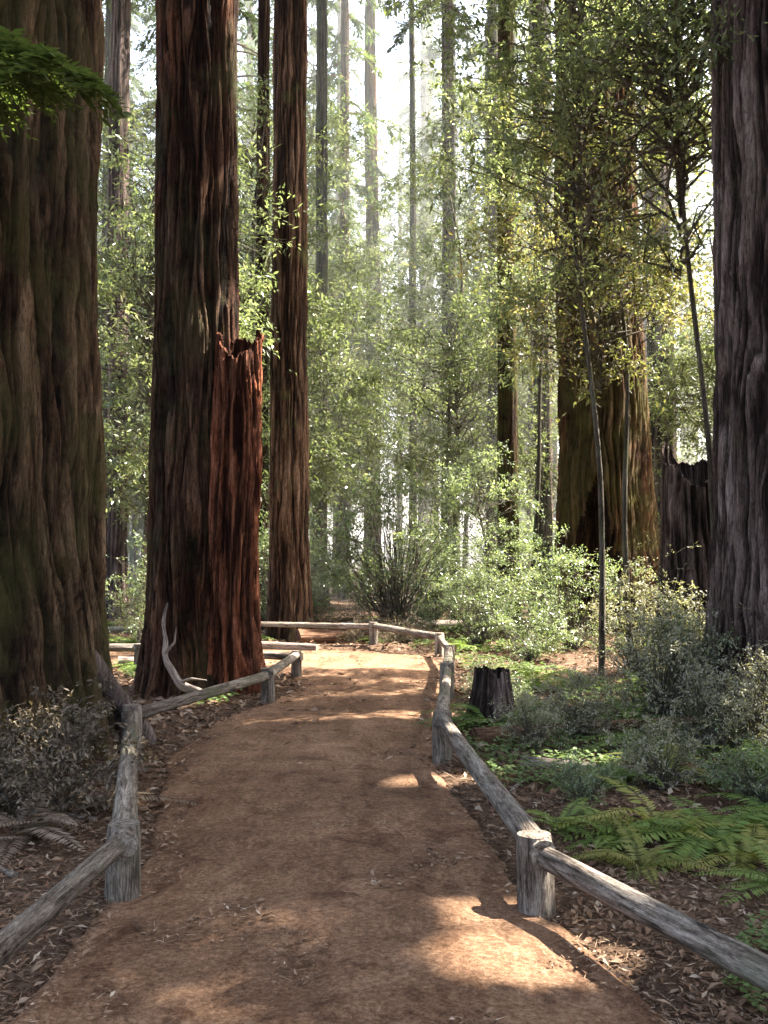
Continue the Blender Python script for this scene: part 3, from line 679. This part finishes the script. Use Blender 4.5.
for x, y, p, s, lab in [
        (2.75, 9.9, 0, .72, 'grey brown twiggy shrub left of the right edge trunk'),
        (3.2, 8.6, 0, .6, 'low twiggy shrub at the foot of the right edge trunk'),
        (1.75, 8.9, 0, .42, 'small twiggy shrub beside the fallen brown log'),
        (3.45, 11.4, 0, .8, 'tall grey twiggy shrub left of the right edge trunk foot'),
        (-2.75, 7.9, 0, .5, 'grey dead shrub against the foot of the left giant'),
        (-2.2, 6.35, 3, .72, 'grey brown brush before the left giant beside the left photo edge'),
        (-2.4, 7.0, 3, .62, 'brown dead brush between the left rail and the left giant'),
        (-2.5, 6.1, 3, .62, 'brown dead brush cut by the left photo edge'),
        (1.35, 6.7, 1, .32, 'low pale green shrub just behind the middle of the near right rail'),
        (2.55, 6.7, 1, .45, 'pale green shrub cut by the right photo edge behind the ferns'),
        (1.95, 7.1, 0, .34, 'low grey shrub in front of the thin fallen branch'),
        (1.25, 8.4, 0, .33, 'low grey shrub beside the second right post'),
        (2.75, 8.4, 0, .5, 'grey olive shrub before the foot of the right edge trunk'),
        (1.25, 10.9, 1, .45, 'pale green shrub beside the right rail before the middle fern patch'),
        (3.1, 10.3, 2, .5, 'fuller pale shrub among the twiggy ones left of the right edge trunk'),
        (3.6, 14.2, 0, .95, 'grey olive shrub beneath the broken snag'),
        (2.35, 16.5, 1, .9, 'pale leafy shrub behind the middle fern patch'),
        (1.7, 18.5, 2, .75, 'sunlit glossy shrub right of the far end of the path'),
        (3.4, 18.0, 2, .9, 'sunlit shrub in front of the burnt redwood foot'),
        (-1.75, 21.5, 1, 1.0, 'green shrub at the foot of the mossy reddish redwood'),
        (-3.6, 17.0, 2, .9, 'dark leafy shrub in the slot left of the large dark redwood'),
        (-1.0, 20.3, 3, .75, 'dark brown dead shrub behind the left part of the far cross rail'),
        (-.2, 20.9, 3, .6, 'low dark dead shrub in the middle behind the far cross rail'),
        (.45, 19.7, 3, .55, 'small dark dead shrub by the bend of the right rail'),
        (-.55, 19.3, 3, .5, 'small dark dead shrub tight against the far cross rail'),
        (.15, 18.9, 3, .42, 'small brown dead shrub at the right end of the far cross rail'),
        (.95, 21.3, 1, .6, 'pale sunlit shrub behind the bend of the right rail'),
        (1.2, 24, 2, .9, 'bright shrub where the path disappears'),
        (-1.9, 13.0, 1, .35, 'small green plant by the foot of the large dark redwood')]:
    shrub(x, y, p, s, lab)
k = 0
for _ in range(600):
    if k >= 34: break
    y = random.uniform(20, 60); x = random.uniform(-.42*y, .42*y)
    if path_d(np.array(x), np.array(y)) < 1.0 or not ok(x, y, 1.0): continue
    shrub(x, y, random.choice([1, 2, 2]), random.uniform(.9, 1.8), 'leafy shrub in the distant undergrowth between the trunks', 'shrubs in the distant undergrowth'); k += 1

# ------------------------------------------------------------------ log rail fences
def fence(label, posts, seed, far=()):
    f = empty('log_rail_fence', (posts[0][0], posts[0][1], 0), label, 'fence')
    o0 = np.array([posts[0][0], posts[0][1], 0]); g = np.random.default_rng(seed)
    for i, (x, y, h, r) in enumerate(posts):
        z0 = float(H(x, y)); zs = np.linspace(-.25, h, 12)
        pts = np.stack([x+g.normal(0, .01)*zs, y+g.normal(0, .01)*zs, z0+zs], 1)-o0
        obj('post', wood_mesh('post', pts, r*np.interp(zs, [-.25, .1, h*.9, h], [1.06, 1, .98, .9]), M['wood'], 28, .2, seed+i), f)
    for i in range(len(posts)-1):
        (x0, y0, h0, r0), (x1, y1, h1, r1) = posts[i], posts[i+1]
        d = np.array([x1-x0, y1-y0]); d /= np.linalg.norm(d); nrm = np.array([d[1], -d[0]])*(1 if label.find('left') > 0 else -1)*-.0
        s = np.linspace(-.03, 1.03, 40)
        off = .02*(i % 2)
        px = x0+(x1-x0)*s+nrm[0]; py = y0+(y1-y0)*s+nrm[1]
        pz = H(x0, y0)+(h0-.085)+((H(x1, y1)+h1-.085)-(H(x0, y0)+h0-.085))*s+off
        px = px+.006*np.sin(s*4+i*2)
        obj('rail', wood_mesh('rail', np.stack([px, py, pz], 1)-o0, (.050+.006*(i % 2))*(1.1-.16*s), M['wood'], 28, .26, seed+20+i), f)
    return f
fence('low weathered log rail fence along the left edge of the path', [(-1.45, 2.1, .36, .085), (-1.25, 4.85, .37, .085), (-2.1, 8.4, .40, .085), (-1.32, 11.4, .4, .08), (-1.22, 14.0, .4, .08), (-3.6, 14.75, .4, .08), (-6.6, 15.2, .4, .08)], 800)
fence('low weathered log rail fence along the right edge of the path', [(1.9, 1.7, .34, .09), (.70, 4.66, .38, .085), (.47, 8.1, .40, .09), (.74, 11.8, .42, .09), (.95, 14.6, .4, .08), (.95, 17.0, .4, .08), (-.2, 18.45, .42, .08), (-2.6, 19.15, .42, .08), (-5.6, 19.6, .42, .08)], 840)

# pale dead limb leaning by the large dark redwood
dl = empty('dead_limb', (-2.3, 11.7, 0), 'pale curved dead limb leaning at the foot of the large dark redwood', 'branch')
limb(rel(dl, [(-2.58, 11.9, 1.12), (-2.63, 11.86, .86), (-2.57, 11.8, .66), (-2.58, 11.72, .48), (-2.44, 11.66, .30), (-2.36, 11.6, .17), (-2.14, 11.55, .12), (-1.95, 11.5, .03)]), [.008, .022, .03, .036, .042, .046, .04, .02], 'limb', M['deadwood'], dl, 16, .5, 9)
limb(rel(dl, [(-2.58, 11.74, .52), (-2.45, 11.7, .66), (-2.42, 11.66, .84)]), [.022, .014, .004], 'twig', M['deadwood'], dl, 10, .4, 10)
limb(rel(dl, [(-2.38, 11.62, .2), (-2.22, 11.5, .27), (-2.02, 11.42, .26)]), [.026, .016, .005], 'twig', M['deadwood'], dl, 10, .4, 12)

# fallen logs and sticks
def stick(x, y, L, r, az, label, group=None, mat='wood', name='fallen_branch', seed=0, z=0):
    g = np.random.default_rng(seed); s = np.linspace(-.5, .5, 30)
    px = x+math.cos(az)*L*s; py = y+math.sin(az)*L*s; b = g.normal(0, .06)*L
    px = px+math.sin(az)*b*(1-4*s*s); py = py-math.cos(az)*b*(1-4*s*s)
    e = np.array([H(px[0], py[0]), H(px[-1], py[-1])]); pz = np.maximum(np.interp(s, [-.5, .5], e), H(px, py)-r*.3)+r*.7+z
    return tag(obj(name, wood_mesh(name, np.stack([px-x, py-y, pz], 1), r*(1.1-.6*(s+.5)), M[mat], 14, .3, seed), None, (x, y, 0)), label, 'log' if 'log' in name else 'branch', group)
stick(2.0, 9.2, 2.6, .09, .35, 'fallen brown log lying in the brush on the right side', mat='redwood_wood', name='fallen_log', seed=31)
stick(2.0, 7.6, 1.9, .05, -.25, 'thin fallen branch in the litter beyond the right rail', seed=32)
stick(-2.6, 6.0, 1.3, .05, .5, 'reddish dead branch lying before the left giant', mat='redwood_wood', seed=33)
stick(-2.9, 15.2, 2.2, .11, .15, 'pale log lying behind the foot of the large dark redwood', mat='deadwood', name='fallen_log', seed=34)
stick(-2.4, 18.2, 2.4, .13, -.1, 'sunlit pale log beside the far left rail', mat='deadwood', name='fallen_log', seed=35)
stick(-.75, 19.6, 1.9, .16, .2, 'dark rotting log lying right behind the far cross rail', mat='redwood_wood', name='fallen_log', seed=36)
stick(.7, 20.6, 1.6, .13, -.5, 'reddish broken log lying beyond the end of the path', mat='redwood_wood', name='fallen_log', seed=37)
stick(.5, 22.8, 2.6, .15, .1, 'pale fallen log on the sunlit ground beyond the path', mat='deadwood', name='fallen_log', seed=38)
stick(-1.0, 21.4, 1.4, .05, 1.0, 'dead branch propped behind the far cross rail', mat='redwood_wood', seed=39, z=.25)
for k in range(30):
    while True:
        y = random.uniform(4, 14); x = random.uniform(-.42*y, .42*y)
        if path_d(np.array(x), np.array(y)) > .3 and math.hypot(x+4.2, y-8.4) > 2.2: break
    stick(x, y, random.uniform(.4, 1.1), random.uniform(.008, .02), random.uniform(0, 3.14), 'small dead stick lying in the leaf litter', 'small sticks in the leaf litter', random.choice(['wood', 'redwood_wood', 'deadwood']), seed=900+k)

# ------------------------------------------------------------------ litter and ground cover (nobody could count these)
def scatter(n, seed, cond, ymin=2.2, ymax=26, wid=.46):
    g = np.random.default_rng(seed); y = ymin*(ymax/ymin)**g.random(n*3); x = g.uniform(-wid, wid, n*3)*y
    m = cond(x, y); x, y = x[m][:n], y[m][:n]
    return x, y, g
def litter(name, n, seed, cond, zoff, smin, smax, z=None):
    x, y, g = scatter(n, seed, cond); n = len(x)
    az = g.random(n)*6.28; P = np.stack([x, y, (H(x, y) if z is None else z(x, y))+zoff+g.random(n)*.012], 1)
    D = np.stack([np.cos(az), np.sin(az), g.normal(.1, .22, n)], 1); Nn = np.stack([g.normal(0, .4, n), g.normal(0, .4, n), np.ones(n)], 1)
    k = g.random(n); L = (smin+(smax-smin)*g.random(n)**2)*np.clip(y/6, .8, 2)*np.where(k < .55, 1.5, 1); W = np.where(k < .55, .0045*np.clip(y/6, .8, 3), L*g.uniform(.25, .5, n))
    V, F = leaf_quads(P, D, Nn, L, W, .25)
    return tag(obj(name, mesh(name, V, [F], M['litter'], False, np.clip(g.beta(1.6, 2.2, n), 0, 1))), kind='stuff')
litter('leaf_litter', 70000, 71, lambda x, y: path_d(x, y) > -.02, .004, .03, .09)
litter('path_litter', 22000, 72, lambda x, y: (path_d(x, y) < -.01) & ((path_d(x, y) > -.22*vn(x*2, y*2, seed=31)-.02) | (vn(x*3, y*3, seed=3) > .75)), .003, .018, .07, path_z)
def sorrel():
    c = lambda x, y: (path_d(x, y) > .3) & (x > 0) & (fbm(x*.8+3, y*.8, seed=44, octs=2) > .5) | ((path_d(x, y) > .5) & (fbm(x*.7, y*.7, seed=45, octs=2) > .64) & (y > 9))
    x, y, g = scatter(16000, 73, c, 3, 28); n = len(x)
    hgt = g.uniform(.03, .11, n); V = []; mb = MB()
    for k in range(3):
        az = g.random()*6.28+k*2.094+g.normal(0, .3, n)
        P = np.stack([x, y, H(x, y)+hgt], 1); D = np.stack([np.cos(az), np.sin(az), g.normal(-.1, .2, n)], 1)
        Nn = np.stack([g.normal(0, .2, n), g.normal(0, .2, n), np.ones(n)], 1)
        V, F = leaf_quads(P, D, Nn, g.uniform(.02, .035, n)*np.clip(y/6, .9, 2), g.uniform(.02, .032, n)*np.clip(y/6, .9, 2), .1); mb.add(V, F, 0, np.clip(g.normal(.5, .2, n), 0, 1))
    return tag(obj('ground_cover', mb.mesh('ground_cover', M['sorrel'], False)), kind='stuff')
sorrel()

# ------------------------------------------------------------------ cut the crowns open for the sun spots
bpy.context.view_layer.update()
for o in ALL_CROWNS:
    hit = carve(o.data, o.matrix_world)
    if not hit.any(): continue
    me = o.data if o.data.users == 1 else o.data.copy(); o.data = me
    n = len(me.polygons); lt = np.empty(n, np.int32); ls = np.empty(n, np.int32); mi = np.empty(n, np.int32); tn = np.empty(n, np.float32)
    me.polygons.foreach_get('loop_total', lt); me.polygons.foreach_get('loop_start', ls); me.polygons.foreach_get('material_index', mi); me.attributes['tint'].data.foreach_get('value', tn)
    lv = np.empty(len(me.loops), np.int32); me.loops.foreach_get('vertex_index', lv)
    co = np.empty(len(me.vertices)*3, np.float32); me.vertices.foreach_get('co', co)
    F = lv.reshape(-1, 4); keep = ~(hit[F].any(1))
    nm = mesh(me.name, co.reshape(-1, 3), [F[keep]], list(me.materials), False, tn[keep], mi[keep]); o.data = nm

# ------------------------------------------------------------------ light
w = bpy.data.worlds.new("World"); sc.world = w; w.use_nodes = True
nt = w.node_tree; bg = nt.nodes['Background']
sky = nt.nodes.new('ShaderNodeTexSky'); sky.sky_type = 'NISHITA'; sky.sun_disc = False
sky.sun_elevation = SUN_EL; sky.sun_rotation = SUN_AZ; sky.dust_density = 5; sky.air_density = 1.0; sky.ozone_density = 1.0
hs = nt.nodes.new('ShaderNodeHueSaturation'); hs.inputs['Saturation'].default_value = .90
nt.links.new(sky.outputs[0], hs.inputs['Color']); nt.links.new(hs.outputs[0], bg.inputs['Color'])
bg.inputs['Strength'].default_value = .90
sl = bpy.data.lights.new('sun', 'SUN'); sl.energy = 38; sl.angle = R(.5); sl.color = (1, .94, .84)
so = bpy.data.objects.new('sun', sl); col.objects.link(so)
so.rotation_euler = Vector(SDIR).to_track_quat('Z', 'Y').to_euler()

# ------------------------------------------------------------------ sunlit haze between the far trees
def haze():
    x0, x1, y0, y1, z0, z1 = -90, 90, 25, 190, -3, 45
    V = [(x, y, z) for z in (z0, z1) for y in (y0, y1) for x in (x0, x1)]
    F = np.array([[0, 2, 3, 1], [4, 5, 7, 6], [0, 1, 5, 4], [2, 6, 7, 3], [0, 4, 6, 2], [1, 3, 7, 5]])
    m = bpy.data.materials.new('haze'); m.use_nodes = True; nt = m.node_tree; nt.nodes.clear()
    v = N(nt, 'ShaderNodeVolumeScatter', Density=.0050, Anisotropy=.35); v.inputs['Color'].default_value = (.95, 1, .97, 1)
    o = nt.nodes.new('ShaderNodeOutputMaterial'); nt.links.new(v.outputs[0], o.inputs['Volume'])
    return tag(obj('haze', mesh('haze', V, [F], m, False)), kind='stuff')
haze()

# ------------------------------------------------------------------ camera
cam = bpy.data.cameras.new('camera'); co_ = bpy.data.objects.new('camera', cam); col.objects.link(co_)
co_.location = (0, 0, 1.6); co_.rotation_euler = (R(90+2.9), 0, 0)
cam.sensor_fit = 'VERTICAL'; cam.sensor_height = 36; cam.lens = 35; cam.clip_end = 2000
sc.camera = co_
sc.view_settings.view_transform = 'Standard'; sc.view_settings.look = 'None'; sc.view_settings.exposure = 0
cy = sc.cycles
cy.volume_bounces = 1; cy.max_bounces = 6; cy.diffuse_bounces = 4; cy.glossy_bounces = 2; cy.transmission_bounces = 4; cy.transparent_max_bounces = 4
cy.sample_clamp_indirect = 4; cy.use_denoising = True
